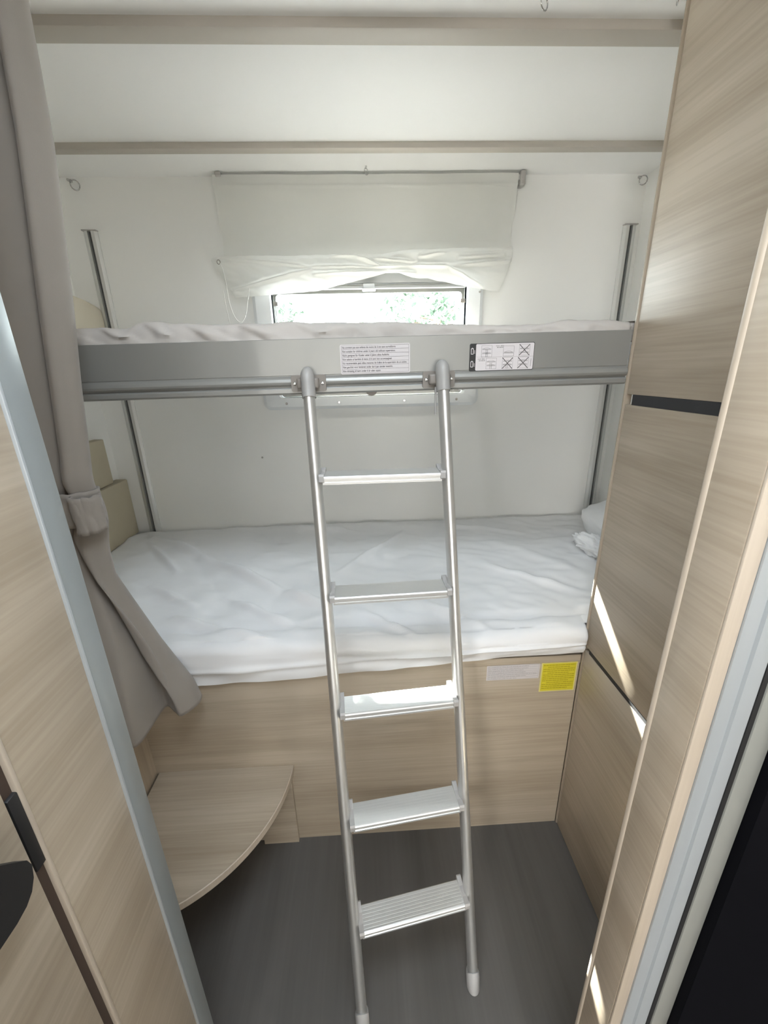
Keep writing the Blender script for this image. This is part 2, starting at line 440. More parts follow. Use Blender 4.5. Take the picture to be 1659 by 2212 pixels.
# ------------------------------------------------------------------ mattresses
def mattress(name, label, mtl, X0, X1, Y0, Y1, zt, zb, rad, fn, nx=260, ny=120, corner=.10):
    bm = bmesh.new()
    def f(u, v):
        # v: 0 front hem ... 1 back hem ; skirt + rounded shoulders + top
        side = .10
        x = X0 + (X1-X0)*(u if u > 0 else 0)
        yc0 = Y0; yc1 = Y1
        e = min(x-X0, X1-x)
        back_cut = corner*(1-math.sqrt(max(0, 1-(1-min(1, e/corner))**2)))
        yc1 -= back_cut
        if v < side:
            t = v/side; y, z, nrm = yc0, zb + (zt-rad-zb)*t, 'f'
        elif v < side*2:
            t = (v-side)/side*math.pi/2; y, z, nrm = yc0 + rad*(1-math.cos(t)), zt-rad + rad*math.sin(t), 'c'
        elif v > 1-side*.5:
            t = (1-v)/(side*.5); y, z, nrm = yc1, zb + (zt-rad-zb)*t, 'b'
        elif v > 1-side:
            t = (1-side*.5-v)/(side*.5)*math.pi/2; y, z, nrm = yc1 - rad*(1-math.cos(t)), zt-rad + rad*math.sin(t), 'cb'
        else:
            t = (v-2*side)/(1-3*side); y, z, nrm = yc0+rad + (yc1-yc0-2*rad)*t, zt, 't'
        # end rounding
        k = max(0, 1-e/.05); z2 = z - (zt-zb)*(.35*k*k) if nrm in ('t', 'c', 'cb') else z
        z2 = max(z2, zb)
        dx, dy, dz = fn(x, y, z2, nrm, v)
        return (x+dx, y+dy, z2+dz)
    vs = grid(bm, nx, ny, f)
    for row in (vs[0], vs[-1]): bm.faces.new(row)
    o = link(name, bm, mtl, None, True, 60)
    return tag(o, label, 'mattress')

def zhem(x): return .606 + .044*smooth(-.55, .60, x)
W1 = [(-.885, 1.628), (-.559, 1.373), (-.272, 1.14), (-.144, 1.05)]
def low_fn(x, y, z, n, v):
    dy = dz = 0
    if n in ('t', 'c', 'cb'):
        h = 0
        for a, b in zip(W1, W1[1:]): h = max(h, seg_ridge(x, y, a, b, .016, .0075) )
        h += seg_ridge(x, y, (-.852, 1.525), (-.66, 1.30), .012, .006)
        h += seg_ridge(x, y, (-.44, 1.12), (-.20, .95), .013, .006)
        h += seg_ridge(x, y, (-.101, 1.232), (.135, 1.60), .014, .0045)
        h += seg_ridge(x, y, (-.55, 1.02), (-.28, .90), .013, .005)
        h += seg_ridge(x, y, (.10, 1.10), (.30, .90), .015, .0045)
        h += seg_ridge(x, y, (-.02, 1.00), (.10, .90), .010, .0045)
        h += seg_ridge(x, y, (.25, 1.68), (.62, 1.55), .018, .004)
        h += seg_ridge(x, y, (.40, 1.25), (.62, 1.10), .014, .0035)
        h += seg_ridge(x, y, (-.30, 1.70), (-.05, 1.62), .012, .004)
        h += seg_ridge(x, y, (-.7, 1.20), (-.52, 1.08), .012, .004)
        h += .0045*nz(x*3.2+1, y*4.2) + .0022*nz(x*8+y*5, y*10-x*4, 3) + .0011*nz(x*18+y*12, y*24, 5)
        # quilted front shoulder dip
        h -= .006*math.exp(-((y-.955)/.018)**2)*(.6+.5*nz(x*4, 2))
        if n == 'c' or n == 'cb': h *= .6
        h += .0016*abs(nz(x*9+y*7, y*13-x*6, 7)); dz += h*3.4
        if n == 'c': dy += -.004*nz(x*6, z*20)
        if n == 't': dz += .0035*smooth(1.05, .90, y)*math.sin(x*44 + 3*nz(x*4, y*3))*max(0, nz(x*3, 9)+.3)
    if n in ('f', 'c'):
        k = smooth(.72, .63, z)
        dy += .006*nz(x*5+z*18, z*9, 2) + .004*nz(x*13-z*22, z*16, 8)*k
        dy += -.006*math.exp(-((z-.655-.02*x)/.008)**2)
        dy += .003*math.sin(x*9+z*60+2*nz(x*3, 1))*smooth(.69, .63, z)
    if n == 'f':
        t = v/.10
        dz += (zhem(x)-.60)*(1-t) + .003*nz(x*7, 4)*(1-t)
        dy += .005*(1-t)
    if n in ('f', 'c'): dy += .046*(smooth(.551, .562, x) + smooth(-.60, -.62, x))
    return 0, dy, dz
mattress('mattress', 'long lower bunk mattress under a wrinkled white sheet', 'sheet', -1.035, 1.035, .868, 1.742, .718, .60, .030, low_fn, 340, 170)

TOPS = [(-.9, 1.452), (-.53, 1.450), (-.47, 1.449), (-.424, 1.460), (-.34, 1.456), (-.268, 1.452), (-.2, 1.453), (-.144, 1.4555), (-.06, 1.452), (.018, 1.4515), (.06, 1.4525), (.164, 1.445),
        (.22, 1.444), (.294, 1.440), (.36, 1.441), (.434, 1.449), (.5, 1.446), (.544, 1.443), (.7, 1.447), (1.04, 1.445)]
def top_at(x):
    for (a, za), (b, zb) in zip(TOPS, TOPS[1:]):
        if a <= x <= b: return za + (zb-za)*smooth(a, b, x)
    return TOPS[0][1] if x < TOPS[0][0] else TOPS[-1][1]
def up_fn(x, y, z, n, v):
    dy = dz = 0
    front = math.exp(-((y-.905)/.05)**2)
    tgt = top_at(x)
    if n in ('t', 'c'):
        if n == 't': dz += (tgt-1.447)*front + .004*nz(x*5, y*6, 3)*(1-front) - .004*(1-front)
        else: dz += (tgt-1.447)*smooth(1.42, 1.45, z)
    lf = smooth(.1, -.3, x)
    s = math.sin(x*62 + z*150 + 2.2*nz(x*3, 7)*3)
    if n in ('f', 'c'):
        dy += -.006*max(0, s)*(.45+.9*lf)*smooth(1.475, 1.43, z) + .006*nz(x*16-z*30, z*22, 1) + .004*nz(x*38, z*40, 4)
        dz += .0022*nz(x*24, 3.3) + .0012*nz(x*55, 1.3)
        dy = max(dy, YF + .004 - y) if z < 1.43 else dy
    if n in ('f', 'c'): dy += .016*(smooth(.551, .562, x) + smooth(-.60, -.62, x))
    if n == 't': dz += front*(.0022*nz(x*24, 3.3) + .0012*nz(x*55, 1.3))
    return 0, dy, dz
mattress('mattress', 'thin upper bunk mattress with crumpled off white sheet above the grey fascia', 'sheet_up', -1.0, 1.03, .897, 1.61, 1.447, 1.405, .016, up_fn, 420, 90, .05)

# ------------------------------------------------------------------ upper bunk
ub = thing('upper_bunk', 'grey fascia board of the fold-down upper bunk spanning the alcove', 'bunk bed', (0, YF, 1.36))
y0 = YF
prof = [(y0+.014, 1.4225), (y0+.001, 1.4225), (y0, 1.4215), (y0, 1.3545), (y0+.0012, 1.3535), (y0+.0012, 1.3525), (y0, 1.3515),
        (y0-.0035, 1.3490), (y0-.0058, 1.3455), (y0-.0066, 1.3410), (y0-.0055, 1.3370), (y0-.002, 1.3335), (y0+.0012, 1.3325), (y0+.0012, 1.3315),
        (y0-.002, 1.3298), (y0-.0035, 1.3275), (y0-.0035, 1.3205), (y0-.001, 1.3175), (y0+.006, 1.3165), (y0+.014, 1.3165)]
bm = bmesh.new(); extrude_profile(bm, prof, -.612, .5512, 1, tilt); fas = link('fascia', bm, 'fascia', ub, True, 25)
mbox('bed_board', 'white_plastic', ub, -1.0, 1.03, YF+.014, 1.500, 1.345, 1.403)
mbox('rear_rail', 'alu_track', ub, -1.0, 1.03, 1.500, 1.508, 1.338, 1.42)
bm = bmesh.new(); bmesh.ops.create_cone(bm, cap_ends=True, segments=24, radius1=.0125, radius2=.0125, depth=.012)
bmesh.ops.rotate(bm, verts=bm.verts, matrix=Matrix.Rotation(math.pi/2, 3, 'X')); bmesh.ops.translate(bm, verts=bm.verts, vec=(.016, .905, 1.3215))
o = link('latch_knob', bm, 'bracket', ub, True, 40)
for sx in (-1, 1):
    x = -.965 if sx < 0 else 1.0
    mbox('side_arm', 'alu_track', ub, x-.012, x+.012, 1.50, YB-.02, 1.36, 1.39, bev=.002)
# stickers on fascia
warn_sticker(ub, -.045, .096, 1.3535, 1.4095, YF, tilt, label='white seven-line text sticker in the middle of the fascia')
bm = bmesh.new(); plate(bm, rrect(.2175, .351, 1.3515, 1.4045, .003, 4), YF-.0006, YF, tilt)
ps = link('pictogram_sticker', bm, 'ink', ub); ps['label'] = 'black and white pictogram sticker with crossed out drawings'
bm = bmesh.new(); plate(bm, rrect(.2305, .350, 1.3525, 1.4035, .0025, 4), YF-.0009, YF-.0006, tilt); link('white_field', bm, 'paper', ps)
def line(bm, x0, z0, x1, z1, w, y=YF-.0010):
    d = V((x1-x0, 0, z1-z0)); n_ = V((-d.z, 0, d.x)).normalized()*w*.5
    q = [V((x0, 0, z0))+n_, V((x1, 0, z1))+n_, V((x1, 0, z1))-n_, V((x0, 0, z0))-n_]
    a = [bm.verts.new((p.x, y-.0002, p.z+tilt(p.x))) for p in q]; b = [bm.verts.new((p.x, y+.0001, p.z+tilt(p.x))) for p in q]
    bm.faces.new(a); bm.faces.new(b[::-1])
    for k in range(4): bm.faces.new((a[k], a[(k+1) % 4], b[(k+1) % 4], b[k]))
# source coords: 1659x781 crop of the sticker (0.1 px of photo each)
def P(u, v): return (.2175 + (u-148)/(1500-148)*.1335, 1.4045 - (v-100 + (u-148)*.02)/(590.)*.053)
def PL(bm, u0, v0, u1, v1, w): a = P(u0, v0); b = P(u1, v1); line(bm, a[0], a[1], b[0], b[1], w)
bm = bmesh.new(); g = bmesh.new()
def frame_(u0, u1, v0, v1, w=.0005):
    for a in ((u0, v0, u1, v0), (u1, v0, u1, v1), (u1, v1, u0, v1), (u0, v1, u0, v0)): PL(g, *a, w)
def bedpic(u0, u1, v, amp=22):
    PL(g, u0+15, v, u1-15, v, .0009); PL(g, u0+15, v+14, u1-15, v+14, .0005)
    n = 7; ps_ = [(u0+40+(u1-u0-80)*k/n, v-6-amp*math.sin(math.pi*k/n)) for k in range(n+1)]
    for a, b in zip(ps_, ps_[1:]): PL(g, a[0], a[1], b[0], b[1], .0004)
def ladderpic(uc, v0, v1):
    PL(g, uc-20, v0, uc-20, v1, .0005); PL(g, uc+20, v0, uc+20, v1, .0005)
    v = v0+15
    while v < v1: PL(g, uc-20, v, uc+20, v, .0005); v += 22
def cross(u0, u1, v0, v1): PL(bm, u0, v0, u1, v1, .0011); PL(bm, u1, v0, u0, v1, .0011)
frame_(395, 610, 140, 380); bedpic(395, 610, 212); bedpic(395, 610, 300, 4); ladderpic(502, 222, 380)
frame_(850, 1070, 150, 365); bedpic(850, 1070, 282); PL(g, 850, 305, 1070, 305, .0005)
frame_(1180, 1400, 120, 350, .0004); bedpic(1180, 1400, 205, 12); bedpic(1180, 1400, 285, 12); cross(1180, 1400, 118, 355)
PL(g, 300, 385, 1480, 372, .0004)
frame_(500, 715, 405, 640); bedpic(500, 715, 480); bedpic(500, 715, 560, 12); ladderpic(600, 500, 640)
frame_(842, 1060, 395, 630, .0004); bedpic(842, 1060, 470, 12); bedpic(842, 1060, 545, 12); ladderpic(940, 560, 630); cross(840, 1060, 400, 640)
frame_(1170, 1390, 385, 625, .0004); bedpic(1170, 1390, 460, 12); bedpic(1170, 1390, 540, 12); cross(1168, 1390, 395, 632)
PL(g, 1445, 425, 1440, 590, .0011)
link('pictogram_drawings', g, 'picto', ps); link('crosses', bm, 'ink', ps)
for s_, u, v, w in (("EASY BED", 690, 160, 165), ("MAXIMUM", 712, 190, 128), ("EASY BED", 322, 438, 150), ("MAXIMUM", 345, 472, 128)):
    bm = bmesh.new(); px, pz = P(u, v); text_bm(bm, s_, px, pz, YF-.0011, width=w/1352*.1335, size=.0026, fz=tilt, bold=.00012)
    link('printed_text', bm, 'picto', ps)
bm = bmesh.new()
for vv in (265, 540):
    for a in ((180, vv-60, 225, vv-60), (225, vv-60, 225, vv+55), (225, vv+55, 180, vv+55), (180, vv+55, 180, vv-60)): PL(bm, *a, .0012)
    PL(bm, 190, vv-72, 216, vv-72, .0009)
    for dv in (-20, 5, 30): PL(bm, 240, vv+dv, 262, vv+dv+8, .0009)
link('battery_icons', bm, 'paper', ps)

# ladder brackets on fascia
def bracket(x0, x1):
    z0, z1 = 1.3225, 1.3545; xc = (x0+x1)/2
    bm = bmesh.new(); plate(bm, rrect(x0, x1, z0, z1, .004, 4), YF-.010, YF-.004, tilt)
    p = link('ladder_bracket', bm, 'bracket', ub, True, 30)
    bm = bmesh.new(); box(bm, xc-.022, xc+.022, YF-.026, YF-.010, 1.3285, 1.3495, bev=.004, seg=3, fz=tilt); link('hook_block', bm, 'bracket', p, True, 40)
    for x in (x0+.007, x1-.007):
        bm = bmesh.new(); bmesh.ops.create_uvsphere(bm, u_segments=12, v_segments=8, radius=.0034)
        for v in bm.verts: v.co = V((v.co.x+x, v.co.y*.5+YF-.0105, v.co.z+1.338+tilt(x)))
        box(bm, x-.0025, x+.0025, YF-.0125, YF-.0115, 1.3376+tilt(x), 1.3384+tilt(x))
        link('screw', bm, 'screw', p, True, 40)
bracket(-.146, -.076); bracket(.121, .187)

# ------------------------------------------------------------------ wall tracks
def track(x, label):
    t = thing('wall_track', label, 'track', (x, YB, .7), 'vertical bunk tracks on the back wall')
    bm = bmesh.new()
    pr = [(-.024, 0), (-.024, -.006), (-.016, -.013), (-.006, -.016), (-.006, -.004), (.006, -.004), (.006, -.016), (.016, -.013), (.024, -.006), (.024, 0)]
    a = [bm.verts.new((x+px, YB+py, .70)) for px, py in pr]; b = [bm.verts.new((x+px, YB+py, 1.845)) for px, py in pr]
    for k in range(len(pr)): bm.faces.new((a[k], a[(k+1) % len(pr)], b[(k+1) % len(pr)], b[k]))
    bm.faces.new(a); bm.faces.new(b[::-1]); link('profile', bm, 'alu_track', t)
    mbox('slot', 'slot', t, x-.0058, x+.0058, YB-.0055, YB-.0038, .70, 1.844)
    mbox('end_cap', 'grey_plastic', t, x-.025, x+.025, YB-.018, YB, 1.845, 1.849, bev=.001)
track(-.943, 'silver vertical bunk track on the back wall beside the curtain')
track(1.008, 'silver vertical bunk track on the back wall beside the oak wardrobe')

# ------------------------------------------------------------------ roman blind
rb = thing('roman_blind', 'white fabric roman blind with a crumpled folded hem over the window', 'blind', (.03, YB-.03, 1.99))
YS = YB-.040
def edge_l(z): return -.4865 + .010*smooth(1.99, 1.76, z) + .0015*math.sin(z*60)
def edge_r(z): return .5655 - .015*smooth(1.99, 1.76, z) + .0012*math.sin(z*50+1)
bm = bmesh.new()
def f(u, v):
    z = 1.996 - (1.996-1.752)*v
    x = edge_l(z) + (edge_r(z)-edge_l(z))*u
    y = YS + .008*nz(x*4, z*5) + .0035*nz(x*9+z*6, z*22, 4)
    y -= .003*math.exp(-((z-1.964)/.004)**2)
    y -= .014*smooth(.80, 1.0, v)*(0.6+.4*nz(x*3, 1))
    zz = z + (.006*nz(x*5, 3) + .010*math.exp(-((x-.27)/.12)**2))*smooth(.75, 1, v)*(1 if x > -.1 else .4)
    if v > .97: zz = zz - 0
    return (x, y, zz - .004*(1-v)*math.sin(u*math.pi)*.4)
grid(bm, 160, 60, f)
link('fabric', bm, 'blind', rb, True)
# folded hem: tube like fold then flap
BOT = [(-.515, 1.702), (-.487, 1.664), (-.474, 1.646), (-.454, 1.620), (-.157, 1.637), (-.026, 1.664), (.111, 1.694), (.150, 1.688), (.191, 1.676), (.25, 1.672), (.404, 1.641), (.515, 1.624), (.530, 1.64), (.552, 1.700)]
def bot(x):
    for (a, za), (b, zb) in zip(BOT, BOT[1:]):
        if a <= x <= b: return za + (zb-za)*(x-a)/(b-a)
    return 1.70
CR = [((-.50, 1.738), (-.387, 1.735)), ((-.387, 1.735), (-.172, 1.713)), ((-.172, 1.713), (.03, 1.708)), ((.03, 1.708), (.185, 1.713)), ((.185, 1.713), (.33, 1.708)), ((.33, 1.708), (.545, 1.723)),
      ((-.463, 1.642), (-.172, 1.708)), ((.322, 1.708), (.45, 1.641)), ((-.026, 1.756), (.10, 1.700)), ((.219, 1.739), (.30, 1.752)), ((-.1, 1.745), (.015, 1.748)), ((.10, 1.694), (.20, 1.69)), ((.03, 1.735), (.2, 1.725)), ((.36, 1.735), (.52, 1.742)), ((-.16, 1.69), (.11, 1.696))]
bm = bmesh.new()
def f2(u, v):
    xl = -.480 - .037*smooth(.0, .16, v) + .020*smooth(.35, .75, v) + .034*smooth(.75, 1, v); xr = .552 - .035*smooth(.6, 1, v)
    x = xl + (xr-xl)*u
    z0 = 1.757 + .016*smooth(.05, .25, x) + .004*nz(x*9, 2)
    if v < .18:   # fold curling out from behind the upper panel
        t = v/.18; y = YS - .012 - .020*math.sin(t*math.pi/2); z = z0 - .004 - .016*t
    else:
        t = (v-.18)/.82; z = z0-.020 + (bot(x)-z0+.020)*t; y = YS - .032 + .014*t
    h = 0
    for a, b in CR: h = max(h, seg_ridge(x, z, a, b, .0060, .018))
    y -= h
    y += .008*nz(x*7, z*16, 3) + .004*nz(x*20+z*30, z*40, 6)
    z += .002*nz(x*30, v*3, 2)
    return (x, y, z)
grid(bm, 260, 60, f2)
link('folded_hem', bm, 'blind', rb, True)
mbox('headrail', 'alu_track', rb, -.470, .575, YS+.006, YB-.020, 1.978, 1.994)
bm = bmesh.new(); box(bm, .572, .590, YB-.045, YB-.002, 1.962, 2.003, bev=.003); link('end_bracket', bm, 'grey_plastic', rb, True, 40)
bm = bmesh.new(); box(bm, -.474, -.456, YB-.045, YB-.002, 1.990, 2.004, bev=.002); link('end_bracket', bm, 'grey_plastic', rb, True, 40)
bm = bmesh.new()
ringp = [(-.487 + .0055*math.cos(a), YS-.050, 1.727 + .0065*math.sin(a)) for a in [2*math.pi*k/14 for k in range(15)]]
tube(bm, ringp, .0011, 6, cap=False); link('cord_ring', bm, 'bracket', rb, True)
def crom(pts, n=8):
    out = []; P_ = [V(p) for p in pts]; P_ = [P_[0]*2-P_[1]] + P_ + [P_[-1]*2-P_[-2]]
    for i in range(1, len(P_)-2):
        for k in range(n):
            t = k/n; a, b, c, d = P_[i-1:i+3]
            out.append(.5*((2*b) + (c-a)*t + (2*a-5*b+4*c-d)*t*t + (3*b-a-3*c+d)*t**3))
    out.append(P_[-2]); return out
bm = bmesh.new(); tube(bm, crom([(-.482, YS-.052, 1.722), (-.474, YS-.054, 1.70), (-.470, YS-.054, 1.66), (-.468, YS-.05, 1.60), (-.455, YS-.05, 1.552), (-.435, YS-.05, 1.535), (-.415, YS-.05, 1.560), (-.405, YS-.045, 1.60), (-.398, YS-.02, 1.65)], 8), .0014, 6)
link('pull_cord', bm, 'white_cord', rb, True)
bm = bmesh.new(); tube(bm, crom([(-.49, YS-.03, 1.65), (-.488, YS-.03, 1.60), (-.482, YS-.03, 1.54), (-.478, YS-.03, 1.51)], 6), .0012, 6)
link('pull_cord', bm, 'white_cord', rb, True)

# ------------------------------------------------------------------ chrome hooks
def hook(loc, label, kind_, rot=0, s=1.0):
    t = thing('curtain_hook', label, 'hook', loc)
    x, y, z = loc; c, sn = math.cos(rot), math.sin(rot)
    R_ = lambda a, b, d: (x + (a*c - b*sn)*s, y + (a*sn + b*c)*s, z + d*s)
    bm = bmesh.new()
    if kind_ == 'ceiling':
        tube(bm, [R_(0, 0, .0), R_(0, 0, -.010)], .004*s, 10); link('stem', bm, 'chrome', t, True, 40)
        bm = bmesh.new(); tube(bm, [R_(.013*math.cos(a), 0, -.020+.013*math.sin(a)) for a in [2*math.pi*k/18 for k in range(19)]], .0016*s, 8, cap=False); link('ring', bm, 'chrome', t, True)
    else:
        tube(bm, [R_(0, 0, 0), R_(0, -.012, -.002), R_(-.006, -.020, -.004)], .003*s, 10); link('stem', bm, 'chrome', t, True, 40)
        bm = bmesh.new(); tube(bm, [R_(.006 + .009*math.cos(a), -.014, -.010 + .010*math.sin(a)) for a in [2*math.pi*k/16 for k in range(17)]], .0014*s, 8, cap=False); link('ring', bm, 'chrome', t, True)
hook((.357, 1.003, ZC), 'larger chrome hook pair hanging from the ceiling before the front beam', 'ceiling', .6, .78)
hook((.606, 1.000, ZC), 'small chrome ring under the ceiling at the oak wardrobe edge', 'ceiling', 1.2, .55)
hook((-.972, YB-.002, 1.993), 'small chrome hook in the upper back corner beside the curtain', 'wall', .5, 1.5)
hook((1.022, YB-.002, 1.992), 'small chrome hook in the upper back corner beside the wardrobe', 'wall', -.4, 1.4)
hook((.035, YB-.075, 2.004), 'chrome double hook above the middle of the white blind', 'ceiling', .9, .75)

# ------------------------------------------------------------------ left end boards and cushions
hb = thing('headboard_panel', 'narrow tall cream board on the left wall above the lower mattress', 'panel', (-1.035, 1.55, .95))
mbox('board', 'creamboard', hb, XL+.001, -1.012, 1.35, 1.648, .957, 1.132, bev=.004)
hb = thing('headboard_panel', 'wide low cream board standing on the lower mattress at its left end', 'panel', (-1.03, 1.5, .72))
mbox('board', 'creamboard', hb, XL+.001, -1.000, 1.20, 1.722, .716, .955, bev=.006)
def cushion(name, label, cx, cy, cz, sx, sy, sz, rot, mtl, seed, pw=2.6, wr=.05):
    bm = bmesh.new(); bmesh.ops.create_uvsphere(bm, u_segments=64, v_segments=36, radius=1)
    for v in bm.verts:
        c = v.co; f_ = lambda a: math.copysign(abs(a)**(2/pw), a)
        p = V((f_(c.x), f_(c.y), f_(c.z)))
        w = wr*(nz(p.x*2+seed, p.y*2, p.z*2) + .6*nz(p.x*5, p.y*5+seed, p.z*5) + .35*nz(p.x*11, p.y*9+seed, p.z*11))
        p *= 1 + w
        v.co = V((p.x*sx, p.y*sy, p.z*sz))
    bm.transform(Matrix.Translation((cx, cy, cz)) @ rot)
    o = link(name, bm, mtl, None, True); return tag(o, label, name.split('_')[-1])
cushion('pillow', 'cream pillow leaning on the left wall at the end of the upper bunk', -.995, 1.38, 1.545, .038, .40, .090, Matrix.Rotation(math.radians(-3), 4, 'X'), 'cream', 3, 5.0, .02)
cushion('pillow', 'white pillow on the lower mattress against the oak wardrobe',   .930, 1.30, .795, .105, .25, .066, Matrix.Rotation(math.radians(-14), 4, 'Y'), 'sheet', 9, 3.0, .06)
cushion('crumpled_blanket', 'small crumpled white blanket beside the white pillow on the lower mattress', .790, 1.30, .757, .036, .085, .034, Matrix.Rotation(.25, 4, 'Z'), 'sheet', 5, 1.9, .34)

# ------------------------------------------------------------------ wardrobe on the right
wd = thing('wardrobe', 'light oak wardrobe side with black grip strips right of the bunks', 'wardrobe', (.8, .75, 0))
mbox('carcass', 'oak_y', wd, CX+.012, 1.04, CY0-.02, CY1-.004, 0, 2.003)
mbox('back_post', 'cab_post', wd, CX-.002, CX+.014, .8815, .8995-.0115, 0, 2.003, bev=.0015)
for z0_, z1_ in ((.004, .654), (.667, 1.279), (1.300, 2.003)):
    bm = bmesh.new(); box(bm, CX, CX+.012, CY0, .8785, z0_, z1_, bev=.0012); link('door_panel', bm, 'oak_y', wd, True, 40)
mbox('grip_strip', 'dark_strip', wd, CX+.0005, CX+.013, .631, .858, 1.2792, 1.2998)
mbox('grip_strip', 'dark_strip', wd, CX+.0015, CX+.013, .631, .862, .6545, .6665)

# ------------------------------------------------------------------ right door frame (door_2)
XJ = .330
d2 = thing('door_2', None, None, (.36, .34, 0), kind='structure')
bm = bmesh.new(); box(bm, XJ, XJ+.020, .319, .3705, 0, 2.003, bev=.001); link('wood_panel', bm, 'oak_y', d2, True, 40)
bm = bmesh.new(); box(bm, XJ-.0015, XJ+.02, .3695, .3785, 0, 2.003, bev=.0035, seg=4); link('rounded_lip', bm, 'oak_edge', d2, True, 40)
bm = bmesh.new(); box(bm, XJ+.0005, XJ+.0165, .3155, .3190, 0, 2.003, bev=.001); link('edge_band', bm, 'oak_edge', d2, True, 40)
bm = bmesh.new()
prf = [(.3467, .319), (.3467, .3135), (.3600, .3135), (.3612, .3155), (.3640, .3155), (.3655, .3125), (.3740, .3115), (.3815, .3125), (.3850, .3160), (.3850, .330), (.3467, .330)]
a = [bm.verts.new((x, y, 0)) for x, y in prf]; b = [bm.verts.new((x, y, 2.003)) for x, y in prf]
for k in range(len(prf)): bm.faces.new((a[k], a[(k+1) % len(prf)], b[(k+1) % len(prf)], b[k]))
bm.faces.new(a); bm.faces.new(b[::-1]); link('aluminium_profile', bm, 'alu_frame', d2, True, 30)
mbox('seal', 'black', d2, .3850, .3905, .3140, .33, 0, 2.003)
bm = bmesh.new(); box(bm, .3905, .4150, .312, .33, 0, 2.003, bev=.0012, seg=2); link('outer_profile', bm, 'greige', d2, True, 40)
bp = thing('black_panel', 'plain black panel beyond the grey door frame at the right edge', 'panel', (.8, .30, 0))
mbox('panel', 'black_panel', bp, .4155, 1.55, .300, .335, 0, 2.003)

# ------------------------------------------------------------------ left door (door_1)
XD = -.300
d1 = thing('door_1', None, None, (XD, .3, 0), kind='structure')
mbox('frame_panel', 'oak_y', d1, XD-.022, XD, .2665, .3665, 0, 2.003, bev=.0015)
mbox('inner_edge_band', 'oak_edge', d1, XD-.02, XD+.0006, .2625, .2672, 0, 2.003, bev=.0015)
bm = bmesh.new(); box(bm, XD-.024, XD+.0025, .3690, .3975, 0, 2.003, bev=.0015); link('grey_edge_trim', bm, 'blue_grey', d1, True, 40)
bm = bmesh.new(); box(bm, XD-.02, XD+.003, .3660, .3692, 0, 2.003, bev=.001); link('trim_lip', bm, 'alu_frame', d1, True, 40)
mbox('gap_seal', 'brown_gap', d1, XD-.030, XD-.004, .2500, .2640, 0, 2.003)
mbox('latch_bolt', 'black', d1, XD-.012, XD-.0005, .2530, .2655, .951, 1.036, bev=.001)
lf = mbox('door_leaf', 'oak_y', d1, XD-.026, XD, -.30, .2515, .01, 2.0, bev=.0015)
bm = bmesh.new()   # D shaped lever handle
out_ = [(.209, 1.032), (.218, 1.020), (.2255, 1.010), (.2275, 1.002), (.2250, .991), (.220, .983), (.213, .9785), (.203, .977), (.188, .978), (.12, .985), (.12, 1.032)]
a = [bm.verts.new((XD+.018, y, z)) for y, z in out_]; b = [bm.verts.new((XD+.028, y, z)) for y, z in out_]
for k in range(len(out_)): bm.faces.new((a[k], a[(k+1) % len(out_)], b[(k+1) % len(out_)], b[k]))
bm.faces.new(a); bm.faces.new(b[::-1]); box(bm, XD-.0005, XD+.019, .14, .18, .99, 1.02)
link('handle', bm, 'black', d1, True, 30)
mbox('handle_plate', 'black', d1, XD, XD+.004, .12, .185, .99, 1.06, bev=.003)

# ------------------------------------------------------------------ curtain
ct = thing('curtain', 'taupe curtain gathered by a tieback at the left of the bunks', 'curtain', (-.54, .79, 2.0))
def section(z):
    """eight control points (x, y) from hidden left edge round to the back"""
    rx = [(2.0, -.438), (1.86, -.448), (1.70, -.458), (1.455, -.488), (1.348, -.503), (1.16, -.527), (1.09, -.522), (1.03, -.530), (.97, -.533), (.875, -.510), (.78, -.487), (.715, -.466), (.648, -.440), (.60, -.430)]
    def ip(tab):
        for (za, a), (zb, b) in zip(tab, tab[1:]):
            if za >= z >= zb: return a + (b-a)*(za-z)/(za-zb)
        return tab[0][1] if z > tab[0][0] else tab[-1][1]
    R_ = ip(rx); fold = ip([(2.0, -.478), (1.86, -.487), (1.70, -.503), (1.455, -.538), (1.348, -.552), (1.17, -.578), (1.12, -.575), (1.06, -.590), (.95, -.572), (.60, -.505)])
    hem = smooth(1.06, .62, z)
    top = [(-.608, .800), (fold-.050, .775), (fold-.006, .786), (fold+.002, .803), (fold+.006, .780), ((fold+R_)/2, .757), (R_-.008, .766), (R_, .790), (R_-.012, .812), (fold, .830), (fold-.06, .835)]
    bt = [(-.608, .715), (-.575, .695), (-.532, .702), (-.516, .722), (-.510, .815), (-.478, .800), (R_-.026, .786), (R_, .822), (R_-.012, .856), (R_-.08, .85), (-.598, .84)]
    # blend the bottom set; its x follows the flare
    res = []
    for (a, b), (c, d) in zip(top, bt): res.append((a + (c-a)*hem, b + (d-b)*hem))
    return res
def cr2(pts, n=9):
    return [(p.x, p.y) for p in crom([(x, y, 0) for x, y in pts], n)]
bm = bmesh.new()
zs = [2.0 - .012*i for i in range(118)]
zs = [z for z in zs if z > .605] + [.60]
rows = []
for z in zs:
    s = cr2(section(z)); k = len(s); row = []
    pinch = math.exp(-((z-1.122)/.05)**2)
    for i, (x, y) in enumerate(s):
        t = i/k
        x2 = x + .004*nz(t*7, z*2.2) ; y2 = y + .006*nz(t*6+4, z*2.0)*(1-pinch)
        bulge = .006*math.exp(-((z-1.175)/.03)**2)
        y2 -= bulge*math.sin(t*math.pi); 
        hz = 0
        if z <= .64:   # hem rises slightly toward the hidden edge
            pass
        row.append(bm.verts.new((x2, y2 + .012*pinch*math.sin(t*math.pi), z)))
    rows.append(row)
for a, b in zip(rows, rows[1:]):
    for k in range(len(a)-1): bm.faces.new((a[k], a[k+1], b[k+1], b[k]))
o = link('curtain_cloth', bm, 'curtain', ct, True)
